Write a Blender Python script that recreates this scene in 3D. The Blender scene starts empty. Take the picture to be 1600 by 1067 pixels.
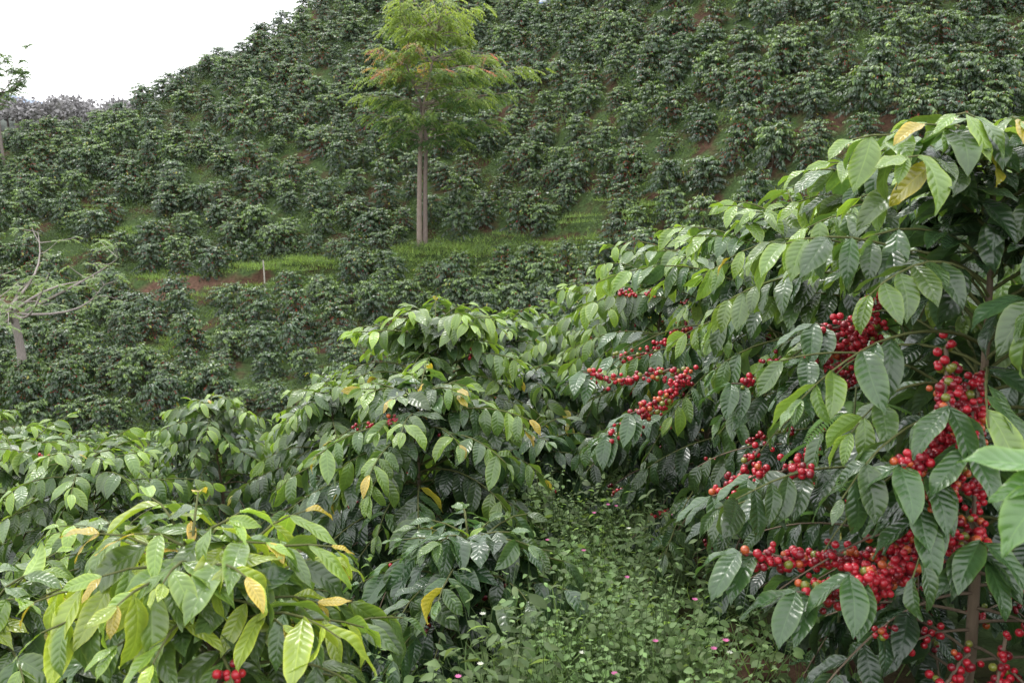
import bpy, math, numpy as np
from mathutils import Vector
rng=np.random.default_rng(7)
scene=bpy.context.scene
# ---------------------------------------------------------------- terrain
def sstep(a,b,x):
    t=np.clip((x-a)/(b-a),0,1); return t*t*(3-2*t)
def yb(x):
    return 42-19*sstep(-4,16,x)-5*sstep(16,35,x)
def zt(x):
    return np.where(x<-4,-4.7+.11*(x+4),-4.7+.03*(x+4))
RX=[-200,-60,-45,-29,-23,-16.5,-10,0,40,200]; RY=[50,53,54,57,59.3,68,80,95,100,100]
NX=[-200,-20,0,3,4.3,6,8,10,15,20,26,32,50]; NZ=[8,.5,-1.5,-1.85,-2.05,-2.4,-2.9,-3.5,-5.2,-6.7,-8.4,-9.6,-14]
def terrain(x,y):
    x=np.asarray(x,float); y=np.asarray(y,float)
    near=np.interp(y,NX,NZ)+np.where(x<0,-1.3*(1-np.exp(x*.25)),.0)
    b=yb(x); t=y-b
    r=np.interp(x,RX,RY)
    up=.5*np.clip(t-1.4,0,None)-.3
    far=zt(x)+up-.75*sstep(0,-1.0,t)*1-.2*np.clip(-t-.8,0,None)
    over=y-r
    far=far-np.where(over>0,over*.5+np.minimum(over,8)**2*.06,0)+np.where(over>-8,-((np.clip(over,-8,0)+8)**2)*.006,0)
    far=np.maximum(far,-45)
    k=1.2
    z=k*np.logaddexp(near/k,far/k)
    n=.10*np.sin(x*.9+1.3*np.sin(y*.5))*np.cos(y*.8)+.06*np.sin(x*2.3+y*1.7)
    return z+n*np.clip((y-3)/10,0.15,1)
def tz(x,y): return float(terrain(x,y))
# ---------------------------------------------------------------- mesh buffer
class Buf:
    def __init__(s): s.V=[];s.F=[];s.C=[];s.U=[];s.M=[];s.n=0
    def add(s,v,f,c,u,m):
        v=np.asarray(v,float).reshape(-1,3); f=np.asarray(f,np.int64).reshape(-1,4)
        c=np.broadcast_to(np.asarray(c,float),(len(v),3)); 
        u=np.zeros((len(v),2)) if u is None else u
        s.V.append(v);s.F.append(f+s.n);s.C.append(c);s.U.append(u);s.M.append(np.full(len(f),m)); s.n+=len(v)
    def mesh(s,name,mats):
        V=np.concatenate(s.V);F=np.concatenate(s.F);C=np.concatenate(s.C);U=np.concatenate(s.U);M=np.concatenate(s.M)
        me=bpy.data.meshes.new(name)
        me.vertices.add(len(V)); me.vertices.foreach_set('co',V.astype(np.float32).ravel())
        me.loops.add(len(F)*4); me.loops.foreach_set('vertex_index',F.astype(np.int32).ravel())
        me.polygons.add(len(F)); me.polygons.foreach_set('loop_start',(np.arange(len(F))*4).astype(np.int32))
        me.polygons.foreach_set('material_index',M.astype(np.int32))
        me.polygons.foreach_set('use_smooth',np.ones(len(F),bool))
        a=me.attributes.new('col','FLOAT_COLOR','POINT')
        a.data.foreach_set('color',np.c_[C,np.ones(len(C))].astype(np.float32).ravel())
        a=me.attributes.new('luv','FLOAT_VECTOR','POINT')
        a.data.foreach_set('vector',np.c_[U,np.zeros(len(U))].astype(np.float32).ravel())
        for m in mats: me.materials.append(m)
        me.update(calc_edges=True); 
        return me
def addobj(name,me,parent=None,loc=None):
    o=bpy.data.objects.new(name,me); scene.collection.objects.link(o)
    if parent: o.parent=parent
    if loc is not None: o.location=loc
    return o
def norm(a): return a/np.maximum(np.linalg.norm(a,axis=-1,keepdims=True),1e-9)
def leaves(buf,P,D,U,L,W,bend,fold,col,nl=4,nw=2,mat=0,wave=.06,prof='leaf'):
    P=np.asarray(P,float);N=len(P)
    if N==0:return
    if nl<9: wave=wave*.5
    D=norm(np.asarray(D,float));X=norm(np.cross(D,U));Z=np.cross(X,D)
    t=np.linspace(0,1,nl+1); s=np.linspace(-1,1,nw+1)
    if prof=='leaf':
        w=np.sin(np.pi*np.clip(t,0,1)**.9)**.85*(1-.10*t); w=np.where(t>.85,w*.8,w)+.012
    elif prof=='blade': w=(1-t)**.6*.9+.03
    T,S=np.meshgrid(t,s,indexing='ij');Wd=np.repeat(w[:,None],nw+1,1)
    T=T.ravel();S=S.ravel();Wd=Wd.ravel()
    L=np.asarray(L)[:,None];W=np.asarray(W)[:,None];b=np.maximum(np.asarray(bend),.02)[:,None];fo=np.asarray(fold)[:,None]
    ph=rng.uniform(0,6.28,(N,1));ph2=rng.uniform(0,6.28,(N,1))
    ang=b*T
    y=L*np.sin(ang)/b; z=-L*(1-np.cos(ang))/b
    x=.5*W*Wd*S*np.ones_like(L)+W*.12*np.sin(T*3+ph2)*T
    off=.5*W*Wd*np.abs(S)*fo+W*wave*np.abs(S)*np.sin(T*13+ph+S*1.2)
    nx,nz=np.sin(ang),np.cos(ang)
    y=y+off*nx; z=z+off*nz
    V=P[:,None]+x[...,None]*X[:,None]+y[...,None]*D[:,None]+z[...,None]*Z[:,None]
    nv=(nl+1)*(nw+1)
    q=[]
    for i in range(nl):
        for j in range(nw):
            a=i*(nw+1)+j; q.append([a,a+1,a+nw+2,a+nw+1])
    q=np.array(q);F=(q[None]+(np.arange(N)*nv)[:,None,None]).reshape(-1,4)
    C=np.repeat(np.asarray(col)[:,None],nv,1).reshape(-1,3)
    uv=np.tile(np.c_[T,S],(N,1))
    buf.add(V.reshape(-1,3),F,C,uv,mat)
def tube(buf,pts,rad,col,mat,sides=6):
    pts=np.asarray(pts,float);n=len(pts);rad=np.broadcast_to(rad,(n,))
    T=norm(np.gradient(pts,axis=0)); ref=np.array([0.31,.95,.05]) if abs(T[0][2])>.7 else np.array([0,0,1.])
    X=norm(np.cross(T,ref));Y=np.cross(T,X)
    a=np.linspace(0,2*np.pi,sides,endpoint=False)
    V=pts[:,None]+rad[:,None,None]*(np.cos(a)[None,:,None]*X[:,None]+np.sin(a)[None,:,None]*Y[:,None])
    F=[[i*sides+j,i*sides+(j+1)%sides,(i+1)*sides+(j+1)%sides,(i+1)*sides+j] for i in range(n-1) for j in range(sides)]
    buf.add(V.reshape(-1,3),F,col,None,mat)
def cubesphere(k):
    V=[];F=[]
    for ax in range(3):
        for sg in (-1,1):
            o=len(V)
            for i in range(k+1):
                for j in range(k+1):
                    a=math.tan((i/k-.5)*math.pi/2);b=math.tan((j/k-.5)*math.pi/2)
                    p=[0,0,0];p[ax]=sg;p[(ax+1)%3]=a*sg;p[(ax+2)%3]=b
                    l=math.sqrt(sum(c*c for c in p));V.append([c/l for c in p])
            for i in range(k):
                for j in range(k):
                    a=o+i*(k+1)+j;F.append([a,a+k+1,a+k+2,a+1])
    return np.array(V),np.array(F)
CS4=cubesphere(4);CS3=cubesphere(3);CS2=cubesphere(2)
def spheres(buf,P,R,col,mat,cs=CS2,axis=None):
    P=np.asarray(P,float)
    if len(P)==0:return
    V0,F0=cs;N=len(P);R=np.asarray(R)
    V=P[:,None]+V0[None]*R[:,None,None]
    F=(F0[None]+(np.arange(N)*len(V0))[:,None,None]).reshape(-1,4)
    C=np.repeat(np.asarray(col)[:,None],len(V0),1).reshape(-1,3)
    buf.add(V.reshape(-1,3),F,C,None,mat)
# ---------------------------------------------------------------- materials
def newmat(name):
    m=bpy.data.materials.new(name);m.use_nodes=True;nt=m.node_tree;nt.nodes.clear()
    return m,nt
def nd(nt,t,**k):
    n=nt.nodes.new(t)
    for a,b in k.items(): setattr(n,a,b)
    return n
def mth(nt,op,a,b=None,c=None):
    n=nd(nt,'ShaderNodeMath',operation=op)
    for i,v in enumerate((a,b,c)):
        if v is None: continue
        if isinstance(v,(int,float)): n.inputs[i].default_value=v
        else: nt.links.new(v,n.inputs[i])
    return n.outputs[0]
def mixc(nt,f,a,b,bt='MIX'):
    n=nd(nt,'ShaderNodeMix',data_type='RGBA',blend_type=bt)
    for i,v in ((0,f),(6,a),(7,b)):
        if isinstance(v,(int,float)): n.inputs[i].default_value=v
        elif isinstance(v,tuple): n.inputs[i].default_value=(*v,1)
        else: nt.links.new(v,n.inputs[i])
    return n.outputs[2]
def leafmat(name,rough=.36,veins=True,trans=.22,spec=.5,back=(1.45,1.35,1.45)):
    m,nt=newmat(name);L=nt.links.new
    col=nd(nt,'ShaderNodeAttribute',attribute_name='col').outputs['Color']
    geo=nd(nt,'ShaderNodeNewGeometry')
    out=nd(nt,'ShaderNodeOutputMaterial')
    p=nd(nt,'ShaderNodeBsdfPrincipled')
    noi=nd(nt,'ShaderNodeTexNoise');noi.inputs['Scale'].default_value=9;noi.inputs['Detail'].default_value=4;L(geo.outputs['Position'],noi.inputs['Vector'])
    vv=mth(nt,'MULTIPLY_ADD',noi.outputs['Fac'],.9,.55)
    comb=nd(nt,'ShaderNodeCombineColor');[L(vv,comb.inputs[i]) for i in range(3)]
    c=mixc(nt,1.0,col,comb.outputs[0],'MULTIPLY')
    if veins:
        uv=nd(nt,'ShaderNodeAttribute',attribute_name='luv').outputs['Vector']
        sp=nd(nt,'ShaderNodeSeparateXYZ');L(uv,sp.inputs[0])
        s=mth(nt,'ABSOLUTE',sp.outputs['Y'])
        nw_=mth(nt,'MULTIPLY_ADD',noi.outputs['Fac'],1.2,-.6)
        ph=mth(nt,'MULTIPLY',mth(nt,'ADD',nw_,mth(nt,'SUBTRACT',mth(nt,'MULTIPLY',sp.outputs['X'],8.5),mth(nt,'MULTIPLY',mth(nt,'POWER',s,1.3),1.1))),math.pi)
        rid=mth(nt,'ABSOLUTE',mth(nt,'SINE',ph))
        rid2=mth(nt,'POWER',rid,1.1)
        mid=mth(nt,'MINIMUM',mth(nt,'MULTIPLY',s,4.),1.)
        edge=mth(nt,'SUBTRACT',1.,mth(nt,'MULTIPLY',mth(nt,'POWER',s,3.),.6))
        h=mth(nt,'MULTIPLY',mth(nt,'MULTIPLY',rid2,mid),edge)
        bmp=nd(nt,'ShaderNodeBump');bmp.inputs['Strength'].default_value=.36;bmp.inputs['Distance'].default_value=.005
        L(h,bmp.inputs['Height']);L(bmp.outputs[0],p.inputs['Normal'])
        f=mth(nt,'MULTIPLY',mth(nt,'SUBTRACT',1.,mth(nt,'MINIMUM',mth(nt,'MULTIPLY',s,16.),1.)),.34)
        c2=mixc(nt,1.0,c,(2.4,2.1,1.8),'MULTIPLY')
        c=mixc(nt,f,c,c2)
        f2=mth(nt,'MULTIPLY',mth(nt,'SUBTRACT',1.,mth(nt,'MINIMUM',mth(nt,'MULTIPLY',rid,6.),1.)),.05)
        c=mixc(nt,f2,c,c2)
        f3=mth(nt,'MULTIPLY',mth(nt,'POWER',s,5.),.55)
        c=mixc(nt,f3,c,mixc(nt,1.0,c,(2.3,1.9,1.0),'MULTIPLY'))
    cb=mixc(nt,1.0,c,back,'MULTIPLY')
    c=mixc(nt,geo.outputs['Backfacing'],c,cb)
    L(c,p.inputs['Base Color'])
    r=mth(nt,'MULTIPLY_ADD',geo.outputs['Backfacing'],.25,rough);L(r,p.inputs['Roughness'])
    p.inputs['Specular IOR Level'].default_value=spec
    tr=nd(nt,'ShaderNodeBsdfTranslucent')
    ct=mixc(nt,1.0,c,(2.0,2.2,.9),'MULTIPLY');L(ct,tr.inputs['Color'])
    mx=nd(nt,'ShaderNodeMixShader');mx.inputs[0].default_value=trans
    L(p.outputs[0],mx.inputs[1]);L(tr.outputs[0],mx.inputs[2]);L(mx.outputs[0],out.inputs['Surface'])
    return m
def simplemat(name,rough=.8,spec=.3,nscale=20,namp=.8,bump=0.0,stretch=None,coat=0):
    m,nt=newmat(name);L=nt.links.new
    out=nd(nt,'ShaderNodeOutputMaterial');p=nd(nt,'ShaderNodeBsdfPrincipled')
    col=nd(nt,'ShaderNodeAttribute',attribute_name='col').outputs['Color']
    tc=nd(nt,'ShaderNodeTexCoord');mp=nd(nt,'ShaderNodeMapping');L(tc.outputs['Object'],mp.inputs[0])
    if stretch: mp.inputs['Scale'].default_value=stretch
    noi=nd(nt,'ShaderNodeTexNoise');noi.inputs['Scale'].default_value=nscale;noi.inputs['Detail'].default_value=5;L(mp.outputs[0],noi.inputs['Vector'])
    vv=mth(nt,'MULTIPLY_ADD',noi.outputs['Fac'],namp*2,1-namp)
    comb=nd(nt,'ShaderNodeCombineColor');[L(vv,comb.inputs[i]) for i in range(3)]
    L(mixc(nt,1.0,col,comb.outputs[0],'MULTIPLY'),p.inputs['Base Color'])
    p.inputs['Roughness'].default_value=rough;p.inputs['Specular IOR Level'].default_value=spec
    p.inputs['Coat Weight'].default_value=coat;p.inputs['Coat Roughness'].default_value=.15
    if bump:
        b=nd(nt,'ShaderNodeBump');b.inputs['Strength'].default_value=bump;b.inputs['Distance'].default_value=.02
        L(noi.outputs['Fac'],b.inputs['Height']);L(b.outputs[0],p.inputs['Normal'])
    L(p.outputs[0],out.inputs['Surface']);return m
M_LEAF=leafmat('coffee_leaf',rough=.27,trans=.17,spec=.75);M_FARLEAF=leafmat('coffee_leaf_far',rough=.34,veins=False,trans=.12,spec=.7)
M_HERB=leafmat('herb_leaf',rough=.55,veins=False,trans=.3,spec=.3)
M_GRASS=leafmat('grass_blade',rough=.6,veins=False,trans=.3,spec=.25)
M_BARK=simplemat('bark',.85,.2,30,.5,.5,(1,1,.25))
M_CHERRY=simplemat('coffee_cherry',.3,.5,60,.35,coat=.25)
M_PLAIN=simplemat('plain_cloth',.8,.2,15,.15)
BM=[M_LEAF,M_BARK,M_CHERRY]; BMF=[M_FARLEAF,M_BARK,M_CHERRY]
# ---------------------------------------------------------------- coffee bush
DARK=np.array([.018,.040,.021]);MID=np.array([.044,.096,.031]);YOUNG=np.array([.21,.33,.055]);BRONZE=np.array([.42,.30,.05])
BARKC=(.16,.12,.085);TWIG=(.10,.11,.04)
def coffee(h,r,seed,nb=46,nl=8,nw=4,leafL=.165,young_lit=.5,bronze=.1,cherry=.15,zones=(),cs=CS3,origin=None,step=.055,lmin=.25,bottom=.12,bright=0.,wid=.43,dome=.6,hang=1.,gold=0.,cmax=.85):
    global rng
    rg=np.random.default_rng(seed);rng=np.random.default_rng(seed+999)
    B=Buf()
    lean=rg.uniform(-.06,.06,2)*h
    zs=np.linspace(-.1,h*.93,9);st=np.c_[lean[0]*(zs/h)**2+.01*np.sin(zs*5),lean[1]*(zs/h)**2+.01*np.cos(zs*4),zs]
    tube(B,st,np.linspace(.020,.005,9)*(h/1.8)**.5,BARKC,1,7)
    P=[];D=[];L=[];C=[];BE=[];CH=[];CC=[]
    az=rg.uniform(0,6.28)
    pr0=np.array([.8,.95,1.,.78,.48,.16]);pr1=np.array([.85,.97,1.,.95,.78,.45]);pr=pr0*(1-dome)+pr1*dome
    for i in range(nb):
        rel=bottom+(1-bottom)*((i+.5)/nb)**.85
        az+=2.4+rg.uniform(-.35,.35)
        prof=np.interp(rel,[0,.15,.4,.7,.88,1],pr)
        ln=r*prof*rg.uniform(.72,1.18)*1.12
        el=math.radians(np.interp(rel,[0,.4,.75,1],[0,18,38,60])+rg.uniform(-12,12))
        hz=rel*h*(.97-.10*dome*rel)
        p=np.array([np.interp(hz,st[:,2],st[:,0]),np.interp(hz,st[:,2],st[:,1]),hz])
        n=max(2,int(ln/step));pts=[p.copy()];droop=np.interp(rel,[0,.6,1],[.9,1.3,1.2])/max(n,3)
        a=az;e=el;dirs=[]
        for k in range(n):
            d=np.array([math.cos(a)*math.cos(e),math.sin(a)*math.cos(e),math.sin(e)])
            p=p+d*step;pts.append(p.copy());dirs.append(d);e-=droop*rg.uniform(.6,1.4);a+=rg.uniform(-.07,.07)
        tube(B,pts,np.linspace(.0055,.0022,len(pts)),TWIG if rel>.4 else BARKC,1,4)
        bt=rg.uniform(.7,1.3)
        for k in range(n):
            t=(k+1)/n;d=dirs[k];S=norm(np.cross(d,[0,0,1.]))
            if t>lmin or rel>.8:
                for sg in (-1,1):
                    if rg.random()<.06: continue
                    last=(k>=n-1)
                    out=rg.uniform(.35,.8)+(.6 if last else 0)
                    down=(rg.uniform(.15,.95)*(1-.35*rel) + (0 if not last else -.25*rel))*hang
                    dd=d*out+S*sg*(.35 if last else 1)*rg.uniform(.7,1.1)+np.array([0,0,-down])+rg.normal(0,.16,3)
                    yf=young_lit*max(0,t-.4)*1.0*(rel**2)*rg.uniform(.1,1.5)+bright*rg.uniform(.3,1.2)*rel*rel  # young-leaf tint, strengthened upwards so lit bush tops are painted in
                    if t>.8 and rel>.6: yf+=young_lit*.42*rg.uniform(.4,1.3)
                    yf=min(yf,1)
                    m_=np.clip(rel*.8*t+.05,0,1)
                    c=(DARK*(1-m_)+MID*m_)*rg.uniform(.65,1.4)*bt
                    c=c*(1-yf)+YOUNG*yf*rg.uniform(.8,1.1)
                    if gold and rel>.7 and t>.45 and rg.random()<gold: c=c*.5+np.array([.26,.32,.03])*.6
                    if last and rel>.62 and rg.random()<bronze*1.6: c=c*.2+BRONZE*.8*rg.uniform(.7,1.1)
                    elif rg.random()<.002: c=np.array([.30,.28,.03])
                    sc=(.62 if last else 1)*rg.uniform(.72,1.15)*(1 if t<.8 else .9)
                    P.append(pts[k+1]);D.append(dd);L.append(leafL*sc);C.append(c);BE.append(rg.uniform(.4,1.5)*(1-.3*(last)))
            if cherry>0 and .15<t<.8 and rel<cmax and rg.random()<cherry:
                m=rg.integers(6,16)
                q=pts[k+1]+rg.normal(0,.014,(m,3));CH+=list(q)
                g=rg.random(m)
                for gg in g: CC.append([.36,.010,.022] if gg<.6 else([.18,.007,.016] if gg<.86 else ([.16,.20,.02] if gg<.94 else [.45,.09,.02])))
    for k in range(3):
        for sg in (0,math.pi):
            a=az+k*1.57+sg;e=math.radians(10+k*24)
            P.append(st[-1]+np.array([0,0,-.05+k*.025]));D.append([math.cos(a)*math.cos(e),math.sin(a)*math.cos(e),math.sin(e)])
            L.append(leafL*(.85-.22*k));C.append(YOUNG*.9 if rg.random()>bronze*2 else BRONZE);BE.append(.9)
    P=np.array(P);D=norm(np.array(D));L=np.array(L);C=np.array(C);BE=np.array(BE)
    if zones and origin is not None:
        ctr=P+D*L[:,None]*.55+np.array(origin);keep=np.ones(len(P),bool)
        for a,b,rad in zones:
            a=np.array(a);b=np.array(b);ab=b-a
            u=np.clip(((ctr-a)@ab)/(ab@ab),0,1);dd=np.linalg.norm(ctr-(a+u[:,None]*ab),axis=1);keep&=dd>rad
        P,D,L,C,BE=P[keep],D[keep],L[keep],C[keep],BE[keep]
    U=np.array([0,0,1.])+rg.normal(0,.32,(len(P),3))
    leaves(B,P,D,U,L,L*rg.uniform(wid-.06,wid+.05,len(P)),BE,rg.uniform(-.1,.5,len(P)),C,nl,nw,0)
    if CH: spheres(B,CH,rg.uniform(.0075,.0105,len(CH)),CC,2,cs)
    return B
def cherry_branch(B,a,b,dens,rg,leafy=True,rad=.0112,leafL=.16):
    a=np.array(a);b=np.array(b);Ln=np.linalg.norm(b-a);n=max(3,int(Ln/.040))
    sag=np.array([0,0,-.04])
    pts=[a+(b-a)*t+sag*math.sin(math.pi*t)+rg.normal(0,.004,3) for t in np.linspace(0,1,n+1)]
    tube(B,pts,np.linspace(.006,.003,n+1),BARKC,1,5)
    CH=[];CC=[]
    for k in range(n):
        m=int(dens*rg.uniform(.6,1.5));q=pts[k]+rg.normal(0,1,(m,3))*[.016,.016,.016];q[:,2]-=.004
        CH+=list(q)
        for gg in rg.random(m): CC.append([.42,.012,.026] if gg<.58 else([.21,.008,.018] if gg<.85 else ([.18,.19,.03] if gg<.92 else [.48,.10,.03])))
    spheres(B,CH,rg.uniform(.7,1.1,len(CH))*rad,CC,2,CS4)
    if leafy:
        P=[];D=[];d=norm(b-a);S=norm(np.cross(d,[0,0,1.]))
        for k in (n-1,n):
            for sg in (-1,1): P.append(pts[k]);D.append(d*.9+S*sg*.8+np.array([0,0,-.35])+rg.normal(0,.1,3))
        N=len(P);leaves(B,P,D,np.tile([0,0,1.],(N,1)),np.full(N,leafL),np.full(N,leafL*.43),rg.uniform(.4,.9,N),np.full(N,.25),np.tile(MID,(N,1)),10,4,0)
CB=[((1.14,2.45,-1.02),(.58,2.38,-1.06),15,0),((1.08,2.42,-1.08),(.70,2.25,-1.10),15,0),((1.10,2.4,-1.02),(.80,2.2,-1.04),14,0),
    ((1.16,2.45,-.64),(.98,2.22,-.80),14,0),((1.16,2.45,-.80),(.96,2.24,-.86),13,0),((1.18,2.45,-.62),(1.06,2.2,-.72),13,0),((1.10,2.45,-.95),(1.10,2.2,-.95),11,0),
    ((1.12,2.4,-.70),(.90,2.2,-.76),15,0),((1.12,2.5,-.55),(1.03,2.26,-.64),12,0),((1.2,2.45,-.9),(1.12,2.2,-.98),11,0),((1.1,2.35,-.78),(.96,2.2,-.88),14,0),
    ((1.2,3.2,-.62),(.90,3.0,-.68),12,1),((1.2,3.25,-.74),(.92,3.0,-.76),11,1),((1.18,3.2,-.66),(.94,3.0,-.72),12,1),((1.2,3.2,-.54),(.95,3.05,-.60),11,1),
    ((.76,4.22,-1.07),(.40,4.05,-1.27),9,2),((.70,4.25,-1.02),(.30,4.1,-1.00),8,2),((.74,4.1,-1.0),(.48,3.95,-1.14),9,2),((.9,5.0,-1.0),(.5,4.9,-1.12),7,3),((.85,3.3,-1.08),(.66,3.1,-1.18),9,1),
    ((1.05,3.2,-1.0),(.75,3.0,-1.08),9,1),((1.2,2.4,-1.35),(.95,2.2,-1.42),6,0),((1.3,2.4,-1.3),(1.15,2.15,-1.45),6,0),((1.0,3.6,-.82),(.8,3.5,-.9),8,1)]
zones=[]
for i,(a,b,_,_) in enumerate(CB):
    a=np.array(a);b=np.array(b)
    for s in ((0,.07,.15,.24) if i<11 or i>20 else (0,.06,.13,.2,.27)):
        m=norm((a+b)/2); zones.append((a-m*s,b-m*s,.08))
    if 11<=i<=14: 
        for s in (.4,.55,.7,.85): m=norm((a+b)/2);zones.append((a-m*s,b-m*s,.06))
specs=[# x,y,h,r,seed,nb,(nl,nw),young_lit,bronze,cherry,bright
 (1.28,2.55,1.92,.66,11,82,(10,4),.8,.02,.16,.05),
 (1.48,3.50,1.90,.85,12,90,(10,4),.85,.02,.20,.08),
 (1.26,4.55,1.80,.94,13,92,(9,4),.9,.02,.16,.10),
 (1.12,5.55,1.74,.90,14,80,(6,2),.9,.02,.12,.12),
 (.98,6.60,1.72,.84,15,70,(6,2),.9,.02,.06,.12),
 (.76,7.7,1.66,.8,16,60,(5,2),.9,.02,.05,.12),
 (.46,8.9,1.66,.8,17,54,(5,2),.85,.02,.04,.12),
 (.15,10.1,1.7,.8,18,50,(5,2),.85,.02,.04,.12),
 (-.45,4.45,1.10,.66,21,78,(10,4),.85,.18,.06,.06),
 (-.43,5.75,1.46,.72,22,80,(7,2),1.,.04,.04,.25),
 (-1.20,6.35,1.22,.58,23,54,(6,2),.95,.04,.03,.22),
 (-.05,8.2,1.5,.66,24,50,(5,2),.8,.03,.03,.1),
 (-.66,2.12,1.12,.47,25,74,(14,4),1.,.20,.02,.42),
 (-1.66,2.95,.86,.46,26,52,(10,4),1.,.07,.02,.25),
 (-2.35,5.25,1.12,.66,27,54,(7,2),1.,.02,.02,.28),
 (-3.1,5.9,1.2,.66,28,50,(6,2),1.,.02,.02,.28),
 (-1.72,4.2,.74,.5,29,46,(8,4),1.,.03,.03,.25),
 (-1.02,1.72,.62,.38,30,36,(12,4),.2,.02,0,.0),
 (-.18,3.35,.60,.44,31,46,(10,4),.25,.02,.12,0),
 (-2.66,8.65,1.35,.68,32,46,(5,2),.95,.03,.02,.22),
 (-3.9,7.4,1.25,.68,33,46,(5,2),.95,.03,.02,.22),
 (-1.3,8.3,1.3,.62,34,46,(5,2),.8,.03,.02,.1),
 (1.66,1.15,1.30,.42,35,40,(12,4),.6,.03,.02,.1),
 (.14,6.5,1.0,.6,36,50,(6,2),.5,.02,.04,0),
 (-.95,3.5,.60,.42,37,40,(10,4),.5,.05,.06,.05),
 (.10,5.35,.66,.42,38,40,(8,2),.3,.02,.04,0),
]
for i,(x,y,h,r,sd,nb,(nl,nw),yg,br,ch,bri) in enumerate(specs):
    z=tz(x,y);org=(x,y,z)
    B=coffee(h,r,sd,nb,nl,nw,.162 if y>2.3 else .165,yg,br,ch,zones,CS3 if y<6 else CS2,org,bright=bri,wid=.42 if y>2.3 else .36,hang=1.2 if i!=12 else 1.6,gold=.4 if i==12 else (.12 if i==13 else 0),cmax=.52 if i<3 else .85)
    rg=np.random.default_rng(sd+5)
    if i<4:
        for a,b,dn,who in CB:
            if who==i: cherry_branch(B,np.array(a)-org,np.array(b)-org,dn,rg)
    if i==22:
        a=np.array([1.45,1.15,-.62])-org;b=np.array([.74,1.26,-.45])-org
        pts=[a+(b-a)*t+np.array([0,0,.05*math.sin(3.1*t)]) for t in np.linspace(0,1,8)]
        tube(B,pts,np.linspace(.006,.003,8),TWIG,1,6)
        P=[pts[7],pts[7],pts[6],pts[6],pts[7],pts[5]];D=[[-1,.1,.28],[-.8,-.5,-.35],[-.3,-.8,-.3],[-.6,.7,.1],[-.9,-.1,-.1],[-.2,-.9,.1]]
        leaves(B,P,D,np.tile([0,-.3,1.],(6,1)),[.14,.15,.16,.15,.11,.15],[.06,.065,.07,.06,.045,.06],[.5,.9,.8,.5,.6,.8],[.3]*6,np.tile(MID*1.6,(6,1))+np.array([.02,.035,0]),14,6,0)
    addobj('coffee_bush',B.mesh('coffee_bush',BM),None,org)
# ---------------------------------------------------------------- field bushes (instanced)
near_var=[coffee(1.55,.78,100+k,54,4,2,.17,.9,.02,.05,(),CS2,bright=.14).mesh('coffee_bush_mid',BM) for k in range(4)]
fy=[.35,.7,.2,.9,.5,1.,.3,.6]
far_var=[coffee(1.45,.76,200+k,56,3,2,.175,fy[k],.02,[.0,.05,.14,.02,.34,.0,.03,.22][k],(),CS2,step=.07,bottom=.05,bright=fy[k]*.16,dome=.9,hang=1.25).mesh('coffee_bush_far',BMF) for k in range(8)]
rg=np.random.default_rng(3)
slope_p=bpy.data.objects.new('coffee_rows',None);scene.collection.objects.link(slope_p)
hill_p=bpy.data.objects.new('hillside_coffee_bushes',None);scene.collection.objects.link(hill_p)
grass_p=bpy.data.objects.new('hillside_grass',None);scene.collection.objects.link(grass_p)
expl=np.array([(s[0],s[1]) for s in specs])
def rowx(y): return np.interp(y,[0,2.5,4.5,6.6,8.9,10.1,16,24],[1.4,1.3,1.3,1.0,.5,.15,-2.2,-5])
pos=[]
for k in range(-12,16):
    for y in np.arange(2.5,25,1.15):
        x=rowx(y)+k*1.75+rg.normal(0,.12);yy=y+rg.normal(0,.12)
        if k<=0 and y<9.0 and x>-4.2: continue
        if k==1 and y<3: continue
        if abs(x)/yy>1.6 : continue
        if np.min(np.hypot(expl[:,0]-x,expl[:,1]-yy))<.75: continue
        pos.append((x,yy))
for x,y in pos:
    o=addobj('coffee_bush_in_row',near_var[rg.integers(4)] if y<17 else far_var[rg.integers(8)],slope_p,(x,y,tz(x,y)-.03))
    o.rotation_euler=(rg.normal(0,.04),rg.normal(0,.04),rg.uniform(0,6.28));s=rg.uniform(.75,.95);o.scale=(s,s,s*rg.uniform(.9,1.1))
def grassmesh(n,seed,rad=1.1,hh=.22,base=(.10,.16,.045),herb=0):
    global rng
    r2=np.random.default_rng(seed);B=Buf();a=r2.uniform(0,6.28,n);q=rad*np.sqrt(r2.random(n))
    P=np.c_[q*np.cos(a),q*np.sin(a),np.zeros(n)-.02];D=np.c_[r2.normal(0,.6,(n,2)),np.ones(n)]
    c=np.array(base)*r2.uniform(.5,1.5,(n,1))+np.array([.03,.02,0])*r2.random((n,1))
    leaves(B,P,D,np.c_[r2.normal(0,1,(n,2)),np.zeros(n)],r2.uniform(.4,1.3,n)*hh,r2.uniform(.02,.035,n),r2.uniform(.3,1.3,n),np.full(n,.2),c,2,1,0,0,'blade')
    if herb:
        a=r2.uniform(0,6.28,herb);q=rad*np.sqrt(r2.random(herb));P=np.c_[q*np.cos(a),q*np.sin(a),r2.uniform(.02,.35,herb)]
        c=np.array(base)*.8*r2.uniform(.4,1.4,(herb,1))
        leaves(B,P,r2.normal(0,1,(herb,3))*[1,1,.4],np.tile([0,0,1.],(herb,1)),r2.uniform(.07,.13,herb),r2.uniform(.05,.08,herb),np.full(herb,.6),np.full(herb,.2),c,2,1,0,0)
    return B.mesh('grass_patch',[M_GRASS])
gv=[grassmesh(260,k,base=(.12,.19,.06)) for k in range(3)]
gh=[grassmesh(110,k+20,1.15,.3,(.08,.13,.042),230) for k in range(4)]
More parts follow.
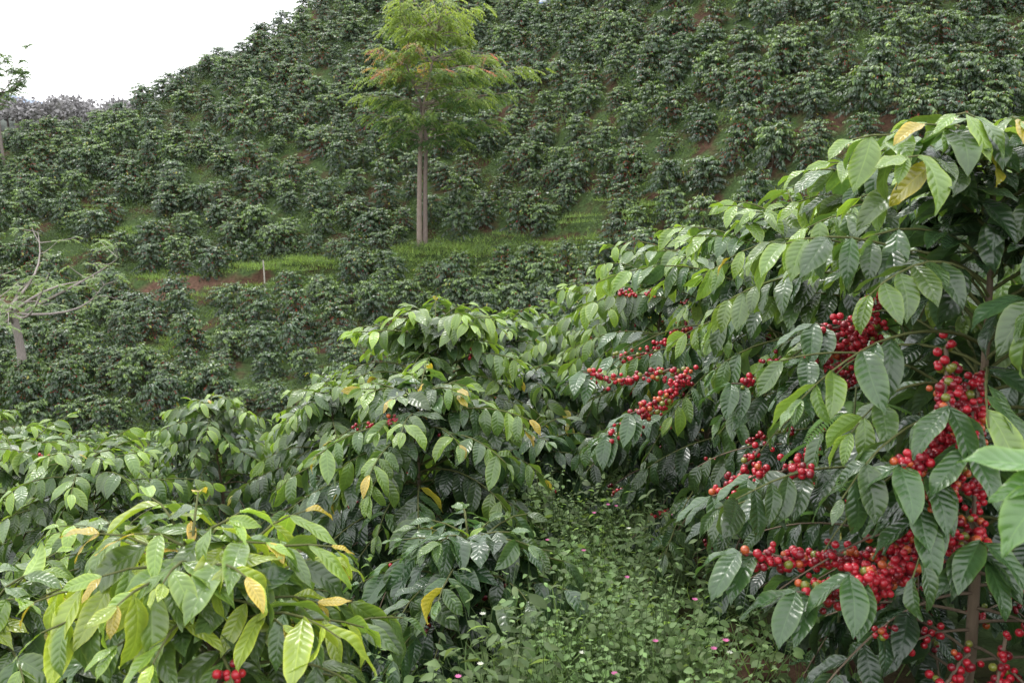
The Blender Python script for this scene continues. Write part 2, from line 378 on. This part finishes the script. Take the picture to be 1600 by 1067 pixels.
clear=[(-3.95,42.5,1.6,1.1),(-2.0,40.8,2.8,1.5),(-9.8,41.3,2.4,1.3),(2.8,40,1.8,1.1),(-20,49,1.3,1.0),(-14.2,41,2.4,.9),(-12,36,1,.9),(-18,46.5,1.2,.9),(-24,60,1.4,1.),(4,62,1.2,.9),(2.1,65,1.3,2.6)]
cnt=0
for k in range(-11,42):
    x=-48.+rg.random()
    while x<52:
        x+=rg.uniform(1.0,1.5)*(1. if x<2 else .9)
        xx=x;b=float(yb(xx))
        y=b+k*1.38+.9+.7*math.sin(xx*.35+k*.6)+.4*math.sin(xx*1.1+k*2.)+rg.normal(0,.3)
        if k<0 and y<25: continue
        if y> np.interp(xx,RX,RY)+6: continue
        if abs(xx)/y>.68: continue
        zz=tz(xx,y)
        if rg.random()<.6 and y<76:
            gx_,gy_=xx+rg.uniform(-.7,.7),y-.7
            g=addobj('grass_patch',gh[rg.integers(4)],grass_p,(gx_,gy_,tz(gx_,gy_)));g.rotation_euler=(.42,0,0) if k>0 else (0,0,0)
        if rg.random()<.035: continue
        if k==0 and xx<-5 and rg.random()<.4: continue
        if any(((xx-c[0])/c[2])**2+((y-c[1])/c[3])**2<1 for c in clear): continue
        o=addobj('hillside_bush',far_var[rg.integers(8)],hill_p,(xx,y,zz-.08))
        o.rotation_euler=(rg.normal(0,.1),rg.normal(0,.1),rg.uniform(0,6.28));s=rg.uniform(.72,1.16)*(.9 if y<40 and xx<0 else 1);o.scale=(s,s,s*rg.uniform(.8,1.12));cnt+=1
for c in clear[:-1]+[(-7,42.5,3,1.),(-17,42.5,4,1),(-1,42,2,1),(4,38,2,1)]:
    for _ in range(int(c[2]*c[3]*6)):
        x=c[0]+rg.uniform(-c[2],c[2]);y=c[1]+rg.uniform(-c[3],c[3])
        if -17<x<-12 and 41<y<42.2: continue
        g=addobj('grass_patch',gv[rg.integers(3)],grass_p,(x,y,tz(x,y)));g.rotation_euler=(.1,0,rg.uniform(0,6))
print('bushes',cnt,len(pos))
# ---------------------------------------------------------------- ground
def axis(lo,hi,st,far):
    core=np.arange(lo,hi+st/2,st);e=np.array([2,6,15,35,80,180,400,900,2000,4500.])
    return np.concatenate([(lo-e[::-1])if far[0] else [],core,(hi+e) if far[1] else []])
gx=axis(-60,60,.5,(1,1));gy=axis(-12,115,.5,(1,1))
X,Y=np.meshgrid(gx,gy,indexing='ij');Zg=terrain(X,Y)
B=Buf();n,m=len(gx),len(gy)
I=(np.arange(n-1)[:,None]*m+np.arange(m-1)[None]).ravel();F=np.c_[I,I+m,I+m+1,I+1]
t=Y-yb(X)
wob=.4*np.sin(X*1.3)+.3*np.sin(X*2.9+1)
soil=((t>-1.2+wob*.5)&(t<.1+wob)&(((X>-17.3)&(X<-11.8))|((X<-20)&(X>-27)))).astype(float)
B.add(np.c_[X.ravel(),Y.ravel(),Zg.ravel()],F,np.c_[soil.ravel(),soil.ravel()*0,soil.ravel()*0],None,0)
M_G,nt=newmat('hill_ground');L=nt.links.new
out=nd(nt,'ShaderNodeOutputMaterial');p=nd(nt,'ShaderNodeBsdfPrincipled');geo=nd(nt,'ShaderNodeNewGeometry')
at=nd(nt,'ShaderNodeAttribute',attribute_name='col');sx=nd(nt,'ShaderNodeSeparateColor');L(at.outputs['Color'],sx.inputs[0])
n1=nd(nt,'ShaderNodeTexNoise');n1.inputs['Scale'].default_value=.7;n1.inputs['Detail'].default_value=7;L(geo.outputs['Position'],n1.inputs['Vector'])
n2=nd(nt,'ShaderNodeTexNoise');n2.inputs['Scale'].default_value=7;n2.inputs['Detail'].default_value=8;L(geo.outputs['Position'],n2.inputs['Vector'])
cr=nd(nt,'ShaderNodeValToRGB');L(n1.outputs['Fac'],cr.inputs[0])
cr.color_ramp.elements[0].position=.40;cr.color_ramp.elements[0].color=(.065,.038,.024,1)
cr.color_ramp.elements[1].position=.52;cr.color_ramp.elements[1].color=(.052,.082,.028,1)
c=mixc(nt,sx.outputs[0],cr.outputs[0],(.11,.065,.045))
vv=mth(nt,'MULTIPLY_ADD',n2.outputs['Fac'],1.8,.1);cc=nd(nt,'ShaderNodeCombineColor');[L(vv,cc.inputs[i]) for i in range(3)]
L(mixc(nt,1.0,c,cc.outputs[0],'MULTIPLY'),p.inputs['Base Color']);p.inputs['Roughness'].default_value=.95
p.inputs['Specular IOR Level'].default_value=.1
bm=nd(nt,'ShaderNodeBump');bm.inputs['Strength'].default_value=.8;bm.inputs['Distance'].default_value=.12;L(n2.outputs['Fac'],bm.inputs['Height']);L(bm.outputs[0],p.inputs['Normal'])
L(p.outputs[0],out.inputs['Surface'])
addobj('ground',B.mesh('ground',[M_G]))
# ---------------------------------------------------------------- ground weeds in the aisle
rng=np.random.default_rng(5);r2=np.random.default_rng(55)
B=Buf();P=[];D=[];L_=[];C=[]
kx=r2.uniform(-.6,1.1,38);ky=r2.uniform(2.2,7,38);kh=r2.uniform(.6,2.1,38);ks=r2.uniform(.7,1.9,38);kc=r2.uniform(.7,1.35,38)
NP=2700
for i in range(NP):
    y=2.0+6.0*r2.random()**1.25;xc=np.interp(y,[2,4,6,9],[.26,.28,.25,-.1]);x=xc+r2.normal(0,.33)
    j=np.argmin((kx-x)**2+(ky-y)**2)
    hgt=r2.uniform(.10,.27)*kh[j];z0=tz(x,y);lean=r2.normal(0,.10,2)
    c=np.array([.14,.225,.085])*r2.uniform(.6,1.3)*kc[j]+np.array([.03,.015,.01])*r2.random()
    nlv=r2.integers(6,12);sz=r2.uniform(.026,.050)*ks[j];wd=.42+.4*((j*37)%10)/10
    tube(B,[[x,y,z0],[x+lean[0]*.5,y+lean[1]*.5,z0+hgt*.5],[x+lean[0],y+lean[1],z0+hgt]],[.002,.0015,.001],(.09,.14,.05),1,3)
    for k in range(nlv):
        f=(k+1)/nlv;a=k*2.2+r2.uniform(0,1)
        P.append([x+lean[0]*f,y+lean[1]*f,z0+hgt*f]);D.append([math.cos(a),math.sin(a),r2.uniform(-.3,.6)]);L_.append([sz*r2.uniform(.7,1.3)*(1.2-.5*f),wd]);C.append(c*r2.uniform(.75,1.25))
N=len(P);L_=np.array(L_);wd=L_[:,1];L_=L_[:,0]
leaves(B,P,D,np.array([0,0,1.])+r2.normal(0,.35,(N,3)),L_,L_*wd*r2.uniform(.85,1.15,N),r2.uniform(.2,1.2,N),r2.uniform(0,.5,N),C,4,2,0,.1)
addobj('ground_weeds',B.mesh('ground_weeds',[M_HERB,M_BARK]))
B=Buf();N=1500
y=2.0+7*r2.random(N)**1.3;x=.2+r2.normal(0,.5,N);z=terrain(x,y)
lg=r2.uniform(.1,.36,N);lg[:34]=r2.uniform(.3,.46,34);x[:34]=.12+r2.normal(0,.10,34);y[:34]=r2.uniform(2.7,3.2,34);z[:34]=terrain(x[:34],y[:34])
leaves(B,np.c_[x,y,z],np.c_[r2.normal(0,.45,(N,2)),np.ones(N)],np.c_[r2.normal(0,1,(N,2)),np.zeros(N)],lg,np.where(np.arange(N)<34,.018,.006),r2.uniform(.5,1.9,N),np.full(N,.3),np.array([.15,.23,.08])*r2.uniform(.6,1.3,(N,1)),8,2,0,.0,'blade')
addobj('grass',B.mesh('grass',[M_GRASS]))
B=Buf()
for i in range(26):
    y=r2.uniform(2.5,4.6);x=.3+r2.normal(0,.3);z=tz(x,y)+r2.uniform(.28,.42)
    c=[.60,.18,.38] if r2.random()<.8 else [.6,.6,.55]
    tube(B,[[x,y,z-.25],[x,y,z-.1],[x,y,z]],.001,(.1,.15,.05),1,3)
    P=np.tile([x,y,z],(9,1));a=np.arange(9)*.698
    leaves(B,P,np.c_[np.cos(a),np.sin(a),np.full(9,.7)],np.tile([0,0,1.],(9,1)),np.full(9,.012),np.full(9,.007),np.full(9,.3),np.zeros(9),np.tile(c,(9,1)),2,1,0,0)
addobj('wildflowers',B.mesh('wildflowers',[M_GRASS,M_BARK]))
def frond(B,p,d,ln,col):
    d=norm(np.array(d,float));n=22;pts=[];q=np.array(p,float)
    for k in range(n):
        pts.append(q.copy());q=q+d*ln/n;d=norm(d+np.array([0,0,-.07]))
    tube(B,pts,np.linspace(.002,.0008,n),(.1,.15,.04),1,3)
    P=[];D=[];LL=[]
    for k in range(3,n):
        dd=norm(pts[min(k+1,n-1)]-pts[k-1]);S=norm(np.cross(dd,[0,0.2,1.]))
        for sg in(-1,1): P.append(pts[k]);D.append(S*sg+dd*.4);LL.append(ln*.16*math.sin(math.pi*min(1,(n-k+1)/n))**.8+.006)
    N=len(P);LL=np.array(LL);leaves(B,P,D,np.tile([0,-.6,1.],(N,1)),LL,np.full(N,.010),np.full(N,.4),np.zeros(N),np.tile(col,(N,1)),4,2,0,.1)
for base in ((1.0,2.8),):
    B=Buf();z0=tz(*base)
    tube(B,[[0,0,0],[0,0,.5],[0,0,1.1]],[.006,.005,.003],(.1,.12,.05),1,5)
    for k in range(14):
        a=k*2.4;e=r2.uniform(.1,.9);frond(B,[0,0,.65+.03*k],[math.cos(a)*math.cos(e),math.sin(a)*math.cos(e),math.sin(e)],r2.uniform(.18,.30),(.09,.18,.035))
    addobj('fern',B.mesh('fern',[M_HERB,M_BARK]),None,(*base,z0))
# ---------------------------------------------------------------- trees
def compound(P,D,C,W_,LL,base,d,ln,col,r2,pairs=8,lf=.15):
    d=norm(np.array(d,float));q=np.array(base,float);pts=[]
    for k in range(pairs):
        q=q+d*ln/pairs;d=norm(d+np.array([0,0,-.09]));S=norm(np.cross(d,[0,0,1.]))
        for sg in(-1,1):
            P.append(q.copy());D.append(S*sg+d*.45+np.array([0,0,-.15])+r2.normal(0,.1,3));LL.append(lf*r2.uniform(.8,1.15));C.append(np.array(col)*r2.uniform(.75,1.25))
        pts.append(q.copy())
    return pts
def limb(B,a,b,r0,r1,r2,n=7,bow=.1,col=(.22,.19,.16)):
    a=np.array(a,float);b=np.array(b,float);o=r2.normal(0,bow,3)*np.linalg.norm(b-a)
    pts=[a+(b-a)*t+o*math.sin(math.pi*t) for t in np.linspace(0,1,n)]
    tube(B,pts,np.linspace(r0,r1,n),col,1,7);return pts
def talltree(seed):
    r2=np.random.default_rng(seed);B=Buf();P=[];D=[];C=[];LL=[]
    tr=(.25,.20,.165)
    tA=[[-.02,0,-.2],[0.0,0,1.5],[.05,0,3.2],[.12,.0,4.8],[.35,0,6.4],[.75,.1,8.2],[1.0,.1,9.7]]
    tB=[[.22,0.05,-.2],[.24,.05,1.5],[.28,.05,3.2],[.36,0,4.6],[.1,.2,6.2],[-.4,0,7.6],[-.3,-.1,8.6]]
    tube(B,tA,[.13,.11,.10,.085,.06,.04,.02],tr,1,9);tube(B,tB,[.12,.10,.09,.075,.06,.035,.02],(.19,.15,.13),1,9)
    tA=np.array(tA);tB=np.array(tB)
    tiers=[(4.95,1.7,7,.3),(5.7,2.8,11,.7),(6.6,3.4,13,.9),(7.6,4.1,15,1.1),(8.3,3.0,12,.9),(9.1,2.2,10,.6),(9.9,2.0,9,.5),(10.6,1.3,7,.5)]
    for zz,R,nbr,cx in tiers:
        a0=r2.uniform(0,6.28)
        for i in range(nbr):
            a=a0+i*6.283/nbr+r2.uniform(-.35,.35);rad=R*r2.uniform(.6,1.05)
            tip=np.array([cx+rad*math.cos(a),rad*math.sin(a),zz+r2.uniform(-.35,.25)-.10*rad*.5])
            src=tA if r2.random()<.6 else tB;zs=max(4.3,min(zz-rad*.22,8.8));st=np.array([np.interp(zs,src[:,2],src[:,0]),np.interp(zs,src[:,2],src[:,1]),zs])
            limb(B,st,tip,.03,.01,r2,5,.05,tr)
            for j in range(int(9+rad*5)):
                f=r2.uniform(.3,1.0)**.8;b=st+(tip-st)*f+r2.normal(0,1,3)*[.2,.2,.05]
                az=math.atan2(tip[1]-st[1],tip[0]-st[0])+r2.normal(0,.8);e=r2.uniform(-.5,.15)
                hi=np.clip((b[2]-5.2)/5,0,1);y=np.array([.23,.29,.06]);g=np.array([.048,.10,.032])
                mixf=np.clip(hi*.6+r2.normal(.05,.16)+(.25 if f>.8 else 0),0,1);col=g*(1-mixf)+y*mixf  # lower crown leaves darker: shade painted into the leaf colour
                if b[0]<.6 and 6.6<b[2]<8.4 and f>.65 and r2.random()<.35: col=np.array([.30,.15,.10])*.75+col*.25
                elif 6.8<b[2]<8.2 and f>.85 and r2.random()<.14: col=np.array([.32,.13,.09])
                compound(P,D,C,None,LL,b,[math.cos(az)*math.cos(e),math.sin(az)*math.cos(e),math.sin(e)],r2.uniform(.45,.8),col,r2,8,.165)
    N=len(P);LL=np.array(LL);leaves(B,P,D,np.array([0,0,1.])+r2.normal(0,.2,(N,3)),LL,LL*.42,np.full(N,.6),np.full(N,.2),C,2,1,0,0)
    return B.mesh('shade_tree',[M_HERB,M_BARK])
rng=np.random.default_rng(2)
tx,ty=-3.95,42.6
addobj('shade_tree',talltree(8),None,(tx,ty,tz(tx,ty)-.1))
def sparse(seed,h,spread,ntip,trunkc,leafc,dens,tr_r=.12,split=.45,lf=.15,lean=(0,0),pairs=6,lr=.38,drop=.3):
    r2=np.random.default_rng(seed);B=Buf();P=[];D=[];C=[];LL=[]
    top=np.array([lean[0],lean[1],h*split])
    limb(B,[0,0,-.2],top,tr_r,tr_r*.6,r2,9,.03,trunkc)
    for i in range(ntip):
        a=i*2.4+r2.uniform(-.4,.4);rad=spread*r2.uniform(.4,1.05)
        tip=top+np.array([rad*math.cos(a),rad*math.sin(a),h*(1-split)*r2.uniform(.25,1.0)])
        if r2.random()<drop: tip[2]-=h*.2
        s0=top*r2.uniform(.8,1.0)
        pts=limb(B,s0,tip,tr_r*lr,.012,r2,8,.13,trunkc)
        for s in range(5):
            k=r2.integers(3,8);e=pts[k]+np.array([r2.normal(0,.5),r2.normal(0,.5),r2.uniform(-.15,.6)])*spread*.3
            p2=limb(B,pts[k],e,.018,.007,r2,4,.1,trunkc)
            for j in range(dens):
                b=p2[r2.integers(1,4)];az=r2.uniform(0,6.28)
                compound(P,D,C,None,LL,b,[math.cos(az),math.sin(az),r2.uniform(-.4,.4)],r2.uniform(.2,.42),leafc,r2,pairs,lf)
    N=len(P);LL=np.array(LL);leaves(B,P,D,np.tile([0,0,1.],(N,1)),LL,LL*.45,np.full(N,.6),np.full(N,.2),C,2,1,0,0)
    return B.mesh('shade_tree',[M_HERB,M_BARK])
x,y=-16.6,32.5;addobj('bare_tree',sparse(6,5.3,3.7,13,(.30,.26,.24),(.18,.25,.11),6,.19,.58,.12,lr=.28,drop=.45),None,(x,y,tz(x,y)))
x,y=-27.6,55.;addobj('shade_tree',sparse(9,6.3,1.9,14,(.2,.17,.15),(.11,.17,.07),8,.09,.62,.15),None,(x,y,tz(x,y)))
B=Buf();tube(B,[[0,0,-.2],[.02,0,.6],[0,0,1.3]],[.035,.033,.03],(.45,.42,.36),1,6)
x,y=-10.2,40.6;addobj('wooden_stake',B.mesh('wooden_stake',[M_PLAIN,M_BARK]),None,(x,y,tz(x,y)))
B=Buf();V,F=cubesphere(6);V=V*np.array([.38,.25,.32]);V[:,2]+=.05*np.sin(V[:,0]*14)+.28;V[V[:,2]>.5,2]*=1.08
B.add(V,F,np.where((np.abs(V[:,2:3]-.45)<.09),np.array([[.6,.62,.66]]),np.array([[.05,.16,.5]])),None,0)
B.add(np.array(cubesphere(3)[0])*[.1,.1,.07]+[0,0,.66],cubesphere(3)[1],(.05,.16,.5),None,0)
x,y=2.0,62.9;addobj('harvest_sack',B.mesh('harvest_sack',[M_PLAIN]),None,(x,y,tz(x,y)+.1))
# ---------------------------------------------------------------- distant hill and mountain
def ridge(name,pts,depth,col,mat,bump,seed):
    r2=np.random.default_rng(seed);B=Buf();xs=np.linspace(pts[0][0],pts[-1][0],140)
    top=np.interp(xs,[p[0] for p in pts],[p[2] for p in pts])+bump*(np.sin(xs/pts[0][1]*60)*.5+np.sin(xs/pts[0][1]*140+1)*.3+r2.normal(0,.12,140))
    ys=np.interp(xs,[p[0] for p in pts],[p[1] for p in pts])
    prof=[(-depth,-1),(-depth*.5,.45),(-depth*.2,.85),(0,1),(depth*.4,.6),(depth,-1)]
    V=[];bz=-60
    for i in range(140):
        for dy,f in prof: V.append([xs[i],ys[i]+dy,bz+(top[i]-bz)*(f*.5+.5)])
    k=len(prof);F=[[i*k+j,(i+1)*k+j,(i+1)*k+j+1,i*k+j+1] for i in range(139) for j in range(k-1)]
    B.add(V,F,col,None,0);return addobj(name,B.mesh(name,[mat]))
M_FARH=simplemat('far_hill',.95,.1,.05,.3)
ridge('distant_hill',[(-420,330,8),(-170,330,5),(-110,330,4),(0,330,-5),(300,330,-20)],110,(.15,.17,.15),M_FARH,1.5,1)  # greyed hill colour, distance haze painted in
ridge('distant_mountain',[(-3500,2600,150),(-1300,2600,90),(-1150,2600,50),(1500,2600,0)],900,(.28,.34,.44),M_FARH,6,2)  # pale blue-grey stands for haze, painted into the mountain colour
B=Buf();r2=np.random.default_rng(77);rng=r2
P=[]
for i in range(110):
    x=r2.uniform(-165,-90) if i>22 else r2.uniform(-215,-165);y=330+r2.uniform(-55,5);z=np.interp(x,[-420,-170,-110,0],[8,5,4,-5])-2.0;s=r2.uniform(1.6,5.0)
    q=r2.normal(0,1,(190,3));q=norm(q)*r2.uniform(.5,1,(190,1))*[s,s,s*.8];P+=list(q+[x,y,z+s*.8])
    tube(B,[[x,y,z-6],[x,y,z],[x,y,z+s]],[.3,.25,.15],(.2,.17,.16),1,5)
N=len(P);leaves(B,P,r2.normal(0,1,(N,3)),r2.normal(0,1,(N,3)),np.full(N,1.1),np.full(N,.9),np.full(N,.5),np.zeros(N),np.array([.29,.28,.28])*r2.uniform(.6,1.25,(N,1)),2,1,0,0)  # foliage in pale grey, aerial haze put into its colour
addobj('distant_trees',B.mesh('distant_trees',[M_PLAIN,M_BARK]))
# ---------------------------------------------------------------- light & sky
w=bpy.data.worlds.new('World');scene.world=w;w.use_nodes=True;nt=w.node_tree;bg=nt.nodes['Background']
el,rot=math.radians(58),math.radians(-35)
sky=nd(nt,'ShaderNodeTexSky',sky_type='NISHITA');sky.sun_disc=False;sky.sun_elevation=el;sky.sun_rotation=rot
tc=nd(nt,'ShaderNodeTexCoord');no=nd(nt,'ShaderNodeTexNoise');no.inputs['Scale'].default_value=2.2;no.inputs['Detail'].default_value=5;nt.links.new(tc.outputs['Generated'],no.inputs['Vector'])
cl=mixc(nt,no.outputs['Fac'],(21,21.5,22.8),(30,30,30.4))
nt.links.new(mixc(nt,.92,sky.outputs[0],cl),bg.inputs['Color']);bg.inputs['Strength'].default_value=.1
sd=bpy.data.lights.new('sun','SUN');sd.energy=1.5;sd.angle=math.radians(14);sd.color=(1,.97,.92)
so=addobj('sun',sd);dv=Vector((math.sin(rot)*math.cos(el),math.cos(rot)*math.cos(el),math.sin(el)));so.rotation_euler=dv.to_track_quat('Z','Y').to_euler()
cam=bpy.data.cameras.new('camera');cam.lens=35;cam.sensor_width=36;cam.clip_end=12000;cam.clip_start=.05
cam.dof.use_dof=True;cam.dof.focus_distance=5;cam.dof.aperture_fstop=8
co=addobj('camera',cam,None,(0,0,0));co.rotation_euler=(math.radians(90-12),0,0);scene.camera=co
scene.view_settings.view_transform='Standard';scene.view_settings.look='None';scene.view_settings.exposure=0
